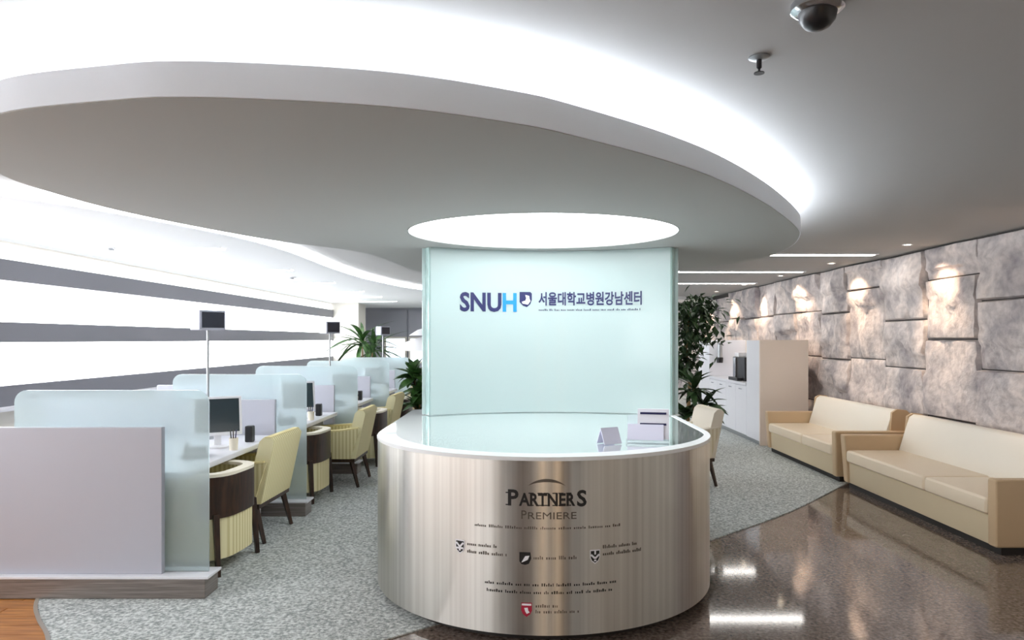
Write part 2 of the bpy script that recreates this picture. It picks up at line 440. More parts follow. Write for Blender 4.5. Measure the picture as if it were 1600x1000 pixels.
# wall behind the camera and the far wall
wb = struct('wall_back', MB().box(XL, XR, YB - 0.2, YB, 0, ZC), 'wall_cream')
for x0, x1, mt in ((-4.3, -2.9, 'backdrop_grey'), (-2.84, -1.7, 'wood_panel'), (-1.64, -0.35, 'wood_panel'), (0.1, 1.0, 'wood_panel'), (1.44, 2.4, 'wood_panel'), (2.46, 3.7, 'backdrop_grey')):  # unseen panels invented for the steel desk to reflect
    obj('panel', MB().box(x0, x1, YB, YB + 0.04, 0.0, ZC - 0.02), mt, wb)
for x in (-0.12, 1.22):
    t = thing('reflection_strip', 'invented tall warm strip on the unseen entrance wall for the steel desk to reflect', 'added light strip', (x, YB, 0.1), 0, 'invented strips on the entrance wall')  # glowing strips invented behind the camera as reflections for the steel
    obj('diffuser', MB().box(-0.15, 0.15, 0.005, 0.04, 0.0, 2.3), 'warm_strip', t)
    obj('frame', MB().box(-0.18, -0.15, 0.002, 0.05, -0.02, 2.32).box(0.15, 0.18, 0.002, 0.05, -0.02, 2.32), 'walnut', t)
wf = struct('wall_far', MB().box(XL - 0.2, XR + 0.2, YF, YF + 0.2, 0, ZC), 'wall_grey')
for x0, x1 in ((-4.0, -3.35), (-3.3, -2.0), (-1.95, -0.6), (-0.55, 0.8), (0.85, 2.2), (2.25, 3.6)):
    obj('panel', MB().box(x0, x1, YF - 0.05, YF, 1.62, 2.4), 'wall_grey', wf)
for k, (x0, x1) in enumerate(((-3.95, -3.4), (-3.25, -2.7), (-2.6, -2.05), (1.0, 2.1), (2.35, 3.5))):
    wd = struct('window_%d' % (k + 4), MB().box(x0, x1, YF - 0.03, YF - 0.005, 0.9, 1.58), 'far_daylight')
    obj('frame', MB().box(x0 - 0.05, x0, YF - 0.08, YF, 0.85, 1.62).box(x1, x1 + 0.05, YF - 0.08, YF, 0.85, 1.62).box(x0, x1, YF - 0.08, YF, 0.85, 0.9).box(x0, x1, YF - 0.08, YF, 1.57, 1.62), 'wall_white', wd)

# ------------------------------------------------------------------ lamps in the ceiling
def slot(x0, x1, y, z, label, group):
    t = thing('linear_ceiling_light', label, 'ceiling light', ((x0 + x1) / 2, y, z), 0, group); h = (x1 - x0) / 2
    obj('diffuser', MB().box(-h, h, -0.055, 0.055, -0.012, 0.0), 'slot_lamp', t)
    obj('frame', MB().box(-h - 0.015, h + 0.015, -0.07, -0.055, -0.016, 0.0).box(-h - 0.015, h + 0.015, 0.055, 0.07, -0.016, 0.0), 'white_plastic', t)
for y, q in ((7.05, 'level with the second booth desk'), (9.18, 'level with the third booth desk'), (11.25, 'level with the fourth booth desk'), (13.3, 'first beyond the booths'), (15.0, 'second beyond the booths'), (16.8, 'third beyond the booths')):
    slot(-4.1, -3.0, y, ZL, 'slim white slot light by the windows, ' + q, 'slot lights by the windows')
for x, y, q in ((2.3, 8.17, 'first'), (2.3, 10.25, 'second'), (2.3, 12.35, 'third'), (1.0, 14.5, 'fourth')):
    slot(x, 4.1 if y < 14 else 3.0, y, ZC, 'slim white slot light by the stone wall, %s counted from the long sofa' % q, 'slot lights by the stone wall')
for y, q in ((17.0, 'before the last'), (18.8, 'last')):  # rows added to brighten the far wall
    slot(-2.4, 3.6, y, ZL, 'long added fill light crossing the ceiling, %s before the far wall' % q, 'added fill lights near the far wall')
for y in (-0.6, -2.0, -3.2):  # unseen rows added as fill light from behind the camera
    for x in (-3.0, 0.0, 2.6):
        slot(x - 0.9, x + 0.9, y, ZC, 'added unseen fill light in the ceiling of the entrance side', 'added fill lights of the entrance side')
ld = bpy.data.lights.new('spot_bulb', 'SPOT'); ld.energy = SPOT; ld.color = (1.0, 0.74, 0.52); ld.spot_size = math.radians(74); ld.spot_blend = 0.8; ld.shadow_soft_size = 0.02
DL = ['above the granite end of the long sofa', 'above the gap between the sofas', 'above the sofa next to the cabinet', 'above the coffee machine', 'above the cup dispenser', 'first beyond the white cabinet', 'second beyond the white cabinet', 'third beyond the white cabinet']
for i in range(8):
    y = 5.55 + 1.8 * i
    zc = ZC if y < 15.6 else ZL
    t = thing('downlight', 'small warm downlight on the stone wall ' + DL[i], 'downlight', (4.03, y, zc), 0, 'downlights along the stone wall')
    obj('bezel', MB().lathe([(0.032, 0.0), (0.032, -0.004), (0.05, -0.006), (0.052, 0.0)]), 'white_plastic', t)
    obj('lens', MB().lathe([(0.0, -0.002), (0.031, -0.002), (0.031, 0.0)]), 'warm_lens', t)
    s = bpy.data.objects.new('bulb', ld); C.objects.link(s); s.parent = t; s.location = (0, 0, -0.02)
    s.rotation_euler = (0, math.radians(-30), 0)
t = thing('ceiling_sprinkler', 'small dark sprinkler head hanging from the grey ceiling', 'sprinkler', (0.83, 2.46, ZC))
obj('escutcheon', MB().lathe([(0, -0.001), (0.034, -0.001), (0.036, -0.006), (0.012, -0.012), (0, -0.012)]), 'grey_metal', t, True)
obj('nozzle', MB().lathe([(0.009, -0.01), (0.009, -0.04), (0.004, -0.045), (0.004, -0.055), (0.018, -0.057), (0.018, -0.06), (0, -0.06)]), 'black_plastic', t)
for x, y, q in ((-4.09, 7.0, 'beside the slot light of the second booth'), (-3.37, 10.3, 'between the slot lights of the third and fourth booths')):
    t = thing('smoke_detector', 'small grey ceiling detector ' + q, 'detector', (x, y, ZL), 0, 'detectors in the low ceiling')
    obj('base', MB().lathe([(0, 0), (0.06, 0), (0.06, -0.012), (0, -0.012)]), 'white_plastic', t)
    obj('sensor', MB().lathe([(0.045, -0.012), (0.03, -0.03), (0, -0.03)]), 'grey_metal', t)
t = thing('dome_camera', 'silver dome fitting on the ceiling at the top edge of the view', 'dome camera', (0.87, 2.07, ZC))
obj('housing', MB().lathe([(0.075, 0), (0.075, -0.02), (0.06, -0.03), (0, -0.03)], seg=32), 'chrome', t, True)
obj('dome', MB().lathe([(0.055, -0.03), (0.05, -0.052), (0.035, -0.07), (0.016, -0.079), (0, -0.08)], seg=32), 'black_plastic', t, True)

# ------------------------------------------------------------------ reception desk
DX, DY, R = 0.137, 4.605, 1.057
ZD = 0.956
def uplan(r, yb):
    P = [(DX + r * math.sin(a), DY - r * math.cos(a)) for a in [math.radians(-90 + 180 * i / 64) for i in range(65)]]
    return [(DX - r, yb)] + P + [(DX + r, yb)]
desk = thing('reception_desk', 'round brushed steel reception desk with lettering and a polished top', 'reception desk', (DX, DY, 0))
def loc(P): return [(x - DX, y - DY) for x, y in P]
obj('shell', MB().wall(loc(uplan(R, 6.0)), -0.0, 0.04, 0.055, ZD - 0.02), 'brushed_steel', desk, True)
def rw(a): return 0.115 if a < 30 else max(0.03, 0.115 - 0.085 * (a - 30) / 50)
ro = [((R + 0.004) * math.sin(math.radians(a)), -(R + 0.004) * math.cos(math.radians(a))) for a in range(-78, 91, 3)] + [(R + 0.004, 1.36)]
ri = [((R - rw(a)) * math.sin(math.radians(a)), -(R - rw(a)) * math.cos(math.radians(a))) for a in range(-78, 91, 3)] + [(R - 0.03, 1.36)]
rim_mb = MB(); nn_ = len(ro)
rim_mb.add([(x, y, z) for P, z in ((ro, ZD - 0.02), (ro, ZD), (ri, ZD), (ri, ZD - 0.02)) for x, y in P], [(k * nn_ + i, k * nn_ + i + 1, ((k + 1) % 4) * nn_ + i + 1, ((k + 1) % 4) * nn_ + i) for k in range(4) for i in range(nn_ - 1)] + [(0, nn_, 2 * nn_, 3 * nn_), (nn_ - 1, 4 * nn_ - 1, 3 * nn_ - 1, 2 * nn_ - 1)])
obj('rim', rim_mb, 'rim_white', desk, True)
obj('worktop', MB().prism(loc(uplan(R + 0.001, 5.99)), ZD - 0.02, ZD - 0.004), 'polished_top', desk)
obj('back_panel', MB().box(-R, R, 5.96 - DY, 6.0 - DY, 0.055, ZD - 0.02), 'white_laminate', desk)
obj('plinth', MB().prism(loc(uplan(R - 0.07, 5.95)), 0.009, 0.06), 'dark_plinth', desk)
def wrap(mb, u, z, r=R + 0.0015):
    out = []
    for x, y, d in mb.v:
        a = (x + u) / R; rr_ = r + d
        out.append((rr_ * math.sin(a), -rr_ * math.cos(a), z + y))
    mb.v = out; return mb
def rect(x0, x1, y0, y1, d=0.0015):
    n = max(1, int((x1 - x0) / 0.03)); mb = MB()
    for i in range(n):
        mb.box(x0 + (x1 - x0) * i / n, x0 + (x1 - x0) * (i + 1) / n, y0, y1, -0.001, d)
    return mb
PX = 3.55 / 1100
def zy(y): return 1.55 - (y - 530) * PX
# serif letters with small-capital middle
let = obj('lettering', wrap(text_mb('P', 0.112, 0.0028), -0.18, zy(790)), 'black_print', desk)
obj('lettering', wrap(text_mb('ARTNER', 0.088, 0.0025, width=0.285), -0.008, zy(790)), 'black_print', desk)
obj('lettering', wrap(text_mb('S', 0.112, 0.0028), 0.168, zy(791)), 'black_print', desk)
srf = MB()
for x in (-0.207, -0.09, -0.045, -0.015, 0.03, 0.06, 0.1):
    for q in (0, 0.061): srf.box(x - 0.012, x + 0.014, q - 0.001, q + 0.004, -0.001, 0.002)
obj('serifs', wrap(srf, 0, zy(790)), 'black_print', desk)['kind'] = 'stuff'
arc = MB()
for i in range(24):
    a0, a1 = math.radians(35 + 110 * i / 24), math.radians(35 + 110 * (i + 1) / 24)
    w0 = 0.016 * math.sin(PI * (i + 0.5) / 24)
    P = [(0.115 * math.cos(a), 0.045 * math.sin(a) + dz) for a, dz in ((a0, 0), (a1, 0), (a1, w0), (a0, w0))]
    arc.add([(x, z, 0.001) for x, z in P], [(0, 1, 2, 3)])
obj('swoosh', wrap(arc, -0.01, zy(781) + 0.045), 'grey_print', desk)
obj('lettering', wrap(text_mb('P', 0.062, 0.0), -0.125, zy(811)), 'grey_print', desk)
obj('lettering', wrap(text_mb('REMIERE', 0.05, 0.0, width=0.245), 0.018, zy(811)), 'grey_print', desk)
def fine(x0, x1, y, h, seed):
    rnd = random.Random(seed); mb = MB(); x = x0
    while x < x1:
        for _ in range(rnd.randint(3, 8)):
            wd_ = rnd.uniform(0.005, 0.01)
            if x + wd_ > x1: break
            hh = h * rnd.choice((0.6, 0.6, 0.7, 1.0)); mb.box(x, x + wd_ * 0.75, y, y + hh, -0.001, 0.001); x += wd_ + 0.003
        x += 0.011
    return mb
def U(px): return (px - 857) * PX * 1.02
for (a, b_, y, h, mt) in ((740, 978, 827, 0.014, 'grey_print'), (727, 778, 859, 0.017, 'grey_print'), (727, 793, 871, 0.017, 'grey_print'), (834, 906, 874, 0.018, 'grey_print'), (942, 1003, 860, 0.017, 'grey_print'), (942, 1013, 871, 0.017, 'grey_print'), (757, 966, 916, 0.015, 'black_print'), (760, 960, 928, 0.015, 'black_print'), (837, 872, 949, 0.017, 'grey_print'), (837, 906, 958, 0.017, 'grey_print')):
    obj('fine_print', wrap(fine(U(a), U(b_), 0, h, a + y), 0, zy(y)), mt, desk)['kind'] = 'stuff'
def shield(w_, h_):
    P = [(-w_, h_), (w_, h_), (w_, -h_ * 0.1), (w_ * 0.7, -h_ * 0.6), (0, -h_), (-w_ * 0.7, -h_ * 0.6), (-w_, -h_ * 0.1)]
    return MB().add([(x, z, 0.001) for x, z in P], [tuple(range(7))])
def poly2(P, d): return MB().add([(x, z, d) for x, z in P], [tuple(range(len(P)))])
def bar(x0, z0, x1, z1, w_, d):
    v = Vector((x1 - x0, z1 - z0)).normalized(); n_ = Vector((-v.y, v.x)) * w_
    return poly2([(x0 + n_.x, z0 + n_.y), (x0 - n_.x, z0 - n_.y), (x1 - n_.x, z1 - n_.y), (x1 + n_.x, z1 + n_.y)], d)
def emblem(px, py, base, mark, kind):
    sh = shield(0.027, 0.036)
    if kind == 1: sh = poly2([(-0.03, 0.032), (0.026, 0.032), (0.03, 0.0), (0.018, -0.026), (0.0, -0.032), (-0.02, -0.028), (-0.03, -0.014)], 0.001)
    e_ = obj('emblem', wrap(sh, U(px), zy(py)), base, desk)
    if kind in (0, 2):
        f_ = obj('emblem_field', wrap(MB().add([(x * 0.84, z * 0.84, 0.002) for x, z, d in shield(0.027, 0.036).v], [tuple(range(7))]), U(px), zy(py)), 'black_print', e_)
    if kind == 0: parts = [bar(0, 0.0, -0.02, 0.022, 0.005, 0.003), bar(0, 0.0, 0.02, 0.022, 0.005, 0.0032), bar(0, 0.002, 0, -0.02, 0.0055, 0.0034), bar(-0.02, -0.006, 0.02, -0.006, 0.005, 0.0036)]
    elif kind == 1: parts = [poly2([(-0.02, -0.02), (-0.008, 0.0), (0.0, 0.013), (0.022, 0.016), (0.013, -0.005), (-0.003, -0.013)], 0.003)]
    elif kind == 2: parts = [bar(-0.022, 0.012, 0, -0.008, 0.005, 0.003), bar(0.022, 0.012, 0, -0.008, 0.005, 0.0032), bar(0, 0.032, 0, 0.012, 0.004, 0.0034), bar(-0.006, -0.018, 0.006, -0.018, 0.004, 0.0036)]
    else: parts = [bar(-0.024, 0.027, 0.024, 0.027, 0.005, 0.003), poly2([(-0.012, 0.01), (0.006, 0.012), (0.009, -0.003), (0.016, -0.012), (0.001, -0.02), (-0.007, -0.007)], 0.0032)]
    for q in parts: obj('emblem_mark', wrap(q, U(px), zy(py)), mark, e_)
emblem(714, 863, 'logo_white', 'logo_white', 0)
emblem(821, 873, 'black_print', 'logo_white', 1)
emblem(929, 872, 'logo_white', 'logo_white', 2)
emblem(823, 953, 'red_print', 'logo_white', 3)

# curved double glass screen
GX, GH, GS = 0.225, 0.94, 0.25
GR = (GH * GH + GS * GS) / (2 * GS); GA = math.asin(GH / GR); GCY = 5.74 - GR
def garc(r, a0=-1, a1=1, n=40):
    return [(r * math.sin(GA * (a0 + (a1 - a0) * i / n)), r * math.cos(GA * (a0 + (a1 - a0) * i / n))) for i in range(n + 1)]
gs = thing('glass_screen', 'tall curved frosted aqua glass screen with a hospital sign', 'glass screen', (GX, GCY, ZD))
HG = ZS - ZD - 0.003
obj('glass_pane', MB().wall(garc(GR - 0.012), 0.0, 0.012, 0.002, HG), 'screen_glass', gs, True)
obj('glass_pane', MB().wall(garc(GR + 0.075, -1.03, 1.03), 0.0, 0.012, 0.002, HG), 'screen_glass', gs, True)
for sgn in (-1, 1):
    a = GA * sgn
    p = [(r * math.sin(a), r * math.cos(a)) for r in (GR + 0.002, GR + 0.075)]
    obj('glass_edge', MB().wall(p, -0.008, 0.008, 0.002, HG), 'glass_edge', gs)
def gwrap(mb, u, z):
    r_ = GR - 0.0135
    mb.v = [((r_ - d) * math.sin((x + u) / r_), (r_ - d) * math.cos((x + u) / r_), z + y) for x, y, d in mb.v]; return mb
GP = 5.7 / 1100
def gu(px): return (px - 815) * GP - GX
def gz(py): return 1.55 - (py - 530) * GP - ZD
obj('lettering', gwrap(text_mb('SNU', 0.205, 0.006, width=66 * GP), gu(750), gz(486)), 'navy', gs)
obj('lettering', gwrap(text_mb('H', 0.205, 0.006, width=22 * GP), gu(796), gz(486)), 'sky_blue', gs)
obj('lettering', gwrap(text_mb('서울대학교병원강남센터', 0.115, 0.0028, width=161 * GP), gu(922), gz(475)), 'navy', gs)
def disc(r, cx, cz, d, n=24, a0=0, a1=2 * PI):
    return MB().add([(cx + r * math.cos(a0 + (a1 - a0) * i / n), cz + r * math.sin(a0 + (a1 - a0) * i / n), d) for i in range(n)], [tuple(range(n))])
lg = obj('logo', gwrap(MB().add([(x, z, 0.001) for x, z in ((-0.048, 0.062), (0.04, 0.062), (0.052, 0.05), (0.052, 0.0), (0.04, -0.035), (0.012, -0.06), (-0.02, -0.05), (-0.048, -0.02))], [tuple(range(8))]), gu(821), gz(468)), 'navy', gs)
obj('logo_mark', gwrap(MB().add([(x, z, 0.003) for x, z in ((-0.002, 0.038), (0.03, 0.03), (0.032, 0.008), (0.04, -0.012), (0.02, -0.04), (-0.024, -0.032), (-0.03, -0.018), (0.0, -0.008), (0.006, 0.012))], [tuple(range(9))]), gu(821), gz(468)), 'logo_white', lg)
obj('fine_print', gwrap(fine(0, 160 * GP, 0, 0.016, 5), gu(842), gz(485.5)), 'navy', gs)['kind'] = 'stuff'

t = thing('leaflet_holder', 'clear slanted holder of white leaflets on the steel desk top', 'leaflet holder', (0.74, 4.12, ZD), math.radians(-12))
obj('holder', MB().prism_axis([(-0.1, 0.0), (0.1, 0.0), (0.1, 0.012), (0.02, 0.15), (0.01, 0.15), (0.08, 0.015), (-0.1, 0.015)], -0.12, 0.12, 'x'), 'acrylic', t)
lf = obj('leaflet', MB().prism_axis([(-0.07, 0.02), (-0.055, 0.02), (0.025, 0.185), (0.01, 0.185)], -0.06, 0.12, 'x'), 'paper', t)
for z0 in (0.095, 0.155):
    yy = -0.07 + (z0 - 0.02) * 0.485
    obj('print_line', MB().box(-0.045, 0.105, yy - 0.003, yy + 0.002, z0, z0 + 0.012), 'navy', lf)
obj('leaflet', MB().prism_axis([(-0.095, 0.016), (-0.085, 0.016), (-0.03, 0.1), (-0.04, 0.1)], -0.115, 0.09, 'x'), 'paper_lilac', t)
tag(obj('folded_card', MB().prism_axis([(-0.04, 0.0), (-0.036, 0.0), (0.0, 0.08), (0.036, 0.0), (0.04, 0.0), (0.0, 0.09)], -0.06, 0.06, 'x').xf(Matrix.Rotation(0.5, 4, 'Z')), 'paper_lilac'), 'small folded lilac card standing beside the leaflet holder', 'card').location = (0.5, 4.02, ZD)

# ------------------------------------------------------------------ consultation booths on the left
def rounded_rect(x0, x1, z0, z1, r):
    P = [(x0, z0), (x1, z0)]
    for cx, cz, a0 in ((x1 - r, z1 - r, 0), (x0 + r, z1 - r, 90)):
        P += [(cx + r * math.cos(math.radians(a0 + 15 * i)), cz + r * math.sin(math.radians(a0 + 15 * i))) for i in range(7)]
    return P
BY = [4.28, 6.22, 8.16, 10.1, 12.04]
ORD = ['first', 'second', 'third', 'fourth', 'fifth']
for i, y in enumerate(BY):
    t = thing('booth_partition', 'frosted glass booth partition on a steel plinth, %s row from the wood floor' % ORD[i], 'partition', (-2.5, y, 0.0), 0, 'booth partitions')
    obj('plinth', MB().box(-1.75, 0.62, -0.1, 0.08, 0.008, 0.125, 0.004), 'plinth_steel', t)
    obj('ledge', MB().box(-1.75, 0.64, -0.105, 0.085, 0.125, 0.14, 0.003), 'white_laminate', t)
    obj('glass_pane', MB().prism_axis(rounded_rect(-0.58, 0.6, 0.14, 1.24, 0.075), -0.006, 0.006, 'y'), 'partition_glass', t)
    obj('panel', MB().box(-1.7, 0.34, -0.055, -0.015, 0.14, 1.02, 0.004), 'lavender_panel', t)
    if i < 4:
        d = thing('booth_desk', 'white booth desk between frosted partitions, %s from the wood floor' % ORD[i], 'desk', (-2.55, y + 0.97, 0), 0, 'booth desks')
        obj('worktop', MB().box(-0.55, 0.45, -0.86, 0.84, 0.68, 0.72, 0.008), 'white_laminate', d)
        obj('modesty_panel', MB().box(-0.2, -0.17, -0.8, 0.78, 0.02, 0.68), 'white_laminate', d)
        for yy in (-0.84, 0.79): obj('side_panel', MB().box(-0.5, 0.3, yy, yy + 0.03, 0.009, 0.68), 'white_laminate', d)
        mo = thing('monitor', 'white framed flat monitor on the %s booth desk from the wood floor' % ORD[i], 'monitor', (-2.33, y + 1.12, 0.72), math.radians(30), 'monitors on booth desks')
        obj('base', MB().lathe([(0, 0), (0.09, 0), (0.09, 0.012), (0.02, 0.02), (0, 0.02)]), 'white_plastic', mo, True)
        obj('neck', MB().box(-0.025, 0.025, 0.01, 0.03, 0.015, 0.2), 'white_plastic', mo)
        tl = Matrix.Translation((0, 0, 0.09)) @ Matrix.Rotation(math.radians(-10), 4, 'X')
        obj('frame', MB().box(-0.175, 0.175, -0.02, 0.02, 0.0, 0.3, 0.008).xf(tl), 'white_plastic', mo)
        obj('display', MB().box(-0.155, 0.155, -0.0225, -0.0195, 0.025, 0.28).xf(tl), 'screen_dark', mo)
        tag(obj('desk_speaker', MB().box(-0.03, 0.03, -0.035, 0.035, 0.0, 0.13, 0.012), 'black_plastic'), 'small black speaker beside the monitor on the %s booth desk' % ORD[i], 'speaker', 'desk speakers').location = (-2.2, y + 1.42, 0.72)
        ph = thing('desk_phone', 'black desk phone on the %s booth desk from the wood floor' % ORD[i], 'phone', (-2.3, y + 0.68, 0.72), 0.4, 'phones on booth desks')
        obj('body', MB().prism_axis([(-0.1, 0), (0.1, 0), (0.1, 0.06), (-0.1, 0.025)], -0.08, 0.08, 'x'), 'black_plastic', ph)
        obj('handset', MB().tube([(-0.055, -0.09, 0.055), (-0.055, -0.06, 0.075), (-0.055, 0.06, 0.09), (-0.055, 0.09, 0.08)], [0.02, 0.016, 0.016, 0.02]), 'black_plastic', ph, True)
        pc = thing('pen_cup', 'pale pen cup with pens on the %s booth desk' % ORD[i], 'pen cup', (-2.16, y + 1.0, 0.72), 0, 'pen cups')
        obj('cup', MB().lathe([(0, 0), (0.03, 0), (0.033, 0.09), (0.029, 0.09), (0.027, 0.008), (0, 0.008)]), 'piping', pc, True)
        for q in range(3): obj('pen', MB().tube([(0.008 * q - 0.01, 0, 0.01), (0.018 * q - 0.02, 0.012 * q - 0.012, 0.15)], 0.004, 6), ('black_plastic', 'walnut', 'navy')[q], pc)
for i, y in enumerate((5.88, 9.62, 13.3)):
    zb = 0.72 if i < 2 else 0.0
    t = thing('number_display', ('grey pole with a number display box standing on the %s booth desk' % ('first', 'third')[i]) if i < 2 else 'white pole with a display box standing beyond the last booth', 'display sign', (-2.62, y, zb), math.radians(54), 'number displays on poles')
    obj('base', MB().lathe([(0, 0.0), (0.07, 0.0), (0.07, 0.01), (0.02, 0.02), (0, 0.02)]), 'grey_metal', t, True)
    obj('pole', MB().tube([(0, 0, 0.01), (0, 0, 1.64 - zb)], 0.011, 12), 'grey_metal', t, True)
    bx = obj('box', MB().box(-0.115, 0.115, -0.075, 0.075, 1.625 - zb, 1.79 - zb, 0.008), 'display_shell', t)
    obj('screen', MB().box(-0.095, 0.1, -0.079, -0.074, 1.645 - zb, 1.775 - zb), 'led_dark', bx)

# ------------------------------------------------------------------ chairs
def upath(wd_, back, front, n=16, r=0.2):        # U in plan, open to -Y; runs from one arm tip round the back to the other
    P = [(wd_, -front)]
    for i in range(n + 1):
        a = PI * i / n
        P.append((wd_ * math.copysign(abs(math.cos(a)) ** 0.55, math.cos(a)), back * abs(math.sin(a)) ** 0.75))
    P.append((-wd_, -front)); return P
def tub_chair():
    t = thing('tub_chair', '', 'chair')
    P = upath(0.29, 0.29, 0.24)
    obj('shell', MB().wall(P, 0.0, 0.06, 0.1, 0.64), 'stripe_fabric', t, True)
    obj('rim', MB().wall(P, -0.014, 0.062, 0.64, 0.66), 'piping', t, True)
    m_ = len(P)
    obj('back_panel', MB().wall(P[3:m_ - 3], -0.014, -0.001, 0.37, 0.64), 'walnut', t, True)
    obj('seat', MB().box(-0.228, 0.228, -0.27, 0.2, 0.3, 0.46, 0.03), 'fabric_seat', t, True)
    obj('base', MB().box(-0.228, 0.228, -0.24, 0.2, 0.1, 0.3), 'stripe_fabric', t)
    for sx in (-1, 1):
        obj('leg', MB().tube([(sx * 0.25, 0.24, 0.4), (sx * 0.265, 0.265, 0.0)], [0.026, 0.019], 4), 'walnut', t)
        obj('leg', MB().tube([(sx * 0.255, -0.215, 0.12), (sx * 0.255, -0.215, 0.0)], [0.022, 0.017], 4), 'walnut', t)
    return t
def arm_chair(f1, f2, f3, label):
    t = thing('arm_chair', label, 'chair')
    obj('seat', MB().box(-0.235, 0.235, -0.31, 0.16, 0.32, 0.45, 0.03), f2, t, True)
    L_ = [(0.15, 0.3), (0.25, 0.3), (0.35, 0.77), (0.33, 0.8), (0.27, 0.8), (0.24, 0.77), (0.16, 0.45)]
    obj('backrest', MB().prism_axis(L_, -0.3, 0.3, 'x'), 'stripe_back' if f1 == 'stripe_fabric' else 'cream_fabric', t, True, 0.9)
    A_ = [(-0.31, 0.3), (0.2, 0.3), (0.3, 0.62), (0.1, 0.585), (-0.28, 0.56), (-0.33, 0.53)]
    for sx in (-1, 1):
        obj('armrest', MB().prism_axis(A_, sx * 0.24, sx * 0.315, 'x'), f1, t, True, 0.9)
        obj('arm_cap', MB().prism_axis([(-0.33, 0.53), (-0.28, 0.56), (0.1, 0.585), (0.28, 0.615), (0.28, 0.63), (0.1, 0.6), (-0.285, 0.575), (-0.345, 0.535)], sx * 0.235, sx * 0.32, 'x'), f3, t, True, 0.9)
        obj('leg', MB().tube([(sx * 0.27, -0.27, 0.27), (sx * 0.275, -0.285, 0.0)], [0.026, 0.016], 4), 'walnut', t)
        obj('leg', MB().tube([(sx * 0.27, 0.2, 0.27), (sx * 0.28, 0.27, 0.0)], [0.026, 0.016], 4), 'walnut', t)
    obj('frame', MB().box(-0.31, 0.31, -0.3, 0.24, 0.265, 0.3), 'walnut', t)
    obj('top_piping', MB().box(-0.3, 0.3, 0.28, 0.325, 0.798, 0.806), f3, t)
    return t
tub = tub_chair(); arm = arm_chair('stripe_fabric', 'fabric_seat', 'fabric_seat', '')
FZ = 0.009
tubs = [(-2.2, 4.85, -96), (-2.2, 6.86, -94), (-2.0, 8.78, -92), (-1.98, 10.72, -92)]
arms = [(-2.2, 5.6, -92), (-1.97, 7.6, -90), (-1.99, 9.55, -92), (-2.0, 11.4, -92)]
for i, (x, y, a) in enumerate(tubs):
    o = tub if i == 0 else copy_tree(tub)
    o.location = (x, y, FZ); o.rotation_euler.z = math.radians(a)
    tag(o, 'low yellow tub chair with dark wood back panel at the %s booth desk' % ORD[i], 'chair', 'low tub chairs at the booths')
for i, (x, y, a) in enumerate(arms):
    o = arm if i == 0 else copy_tree(arm)
    o.location = (x, y, FZ); o.rotation_euler.z = math.radians(a)
    tag(o, 'yellow striped armchair with dark wood legs at the %s booth desk' % ORD[i], 'chair', 'striped armchairs at the booths')
ca = arm_chair('stripe_cream', 'cream_fabric', 'cream_fabric', 'cream armchair standing behind the steel desk towards the stone wall')
ca.location = (1.74, 7.62, FZ); ca.rotation_euler.z = math.radians(-84)

# ------------------------------------------------------------------ sofas by the stone wall
def sofa(y0, y1, split, label):
    Lh = (y1 - y0) / 2
    t = thing('sofa', label, 'sofa', (3.39, (y0 + y1) / 2, 0.009 if y0 > 7.5 else 0.0), 0, 'cream leather sofas by the stone wall')   # local +X goes to the wall
    obj('plinth', MB().box(0.05, 0.74, -Lh + 0.05, Lh - 0.05, 0.0, 0.055), 'dark_plinth', t)
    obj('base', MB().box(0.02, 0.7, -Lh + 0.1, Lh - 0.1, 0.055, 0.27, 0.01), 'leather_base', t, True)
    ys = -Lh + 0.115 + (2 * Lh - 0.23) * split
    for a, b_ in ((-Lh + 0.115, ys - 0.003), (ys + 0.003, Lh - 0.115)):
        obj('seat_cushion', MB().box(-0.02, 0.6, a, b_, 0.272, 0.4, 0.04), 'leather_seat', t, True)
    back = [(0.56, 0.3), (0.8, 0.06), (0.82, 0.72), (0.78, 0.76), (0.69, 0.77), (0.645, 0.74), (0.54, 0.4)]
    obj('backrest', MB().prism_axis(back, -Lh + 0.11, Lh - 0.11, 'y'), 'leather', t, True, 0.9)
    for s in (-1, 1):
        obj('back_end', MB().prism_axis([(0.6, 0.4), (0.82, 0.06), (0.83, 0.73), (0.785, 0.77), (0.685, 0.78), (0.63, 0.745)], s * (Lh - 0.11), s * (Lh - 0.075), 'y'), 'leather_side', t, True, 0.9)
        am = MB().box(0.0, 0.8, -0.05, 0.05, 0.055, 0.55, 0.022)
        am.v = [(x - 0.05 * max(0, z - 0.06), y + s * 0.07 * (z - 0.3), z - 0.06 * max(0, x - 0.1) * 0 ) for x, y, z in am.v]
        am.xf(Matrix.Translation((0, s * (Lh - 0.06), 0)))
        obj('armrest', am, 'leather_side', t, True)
    return t
sofa(5.0, 7.44, 0.36, 'long cream leather sofa standing half on the brown granite floor')
sofa(7.56, 9.74, 0.42, 'cream leather sofa standing next to the white coffee cabinet')

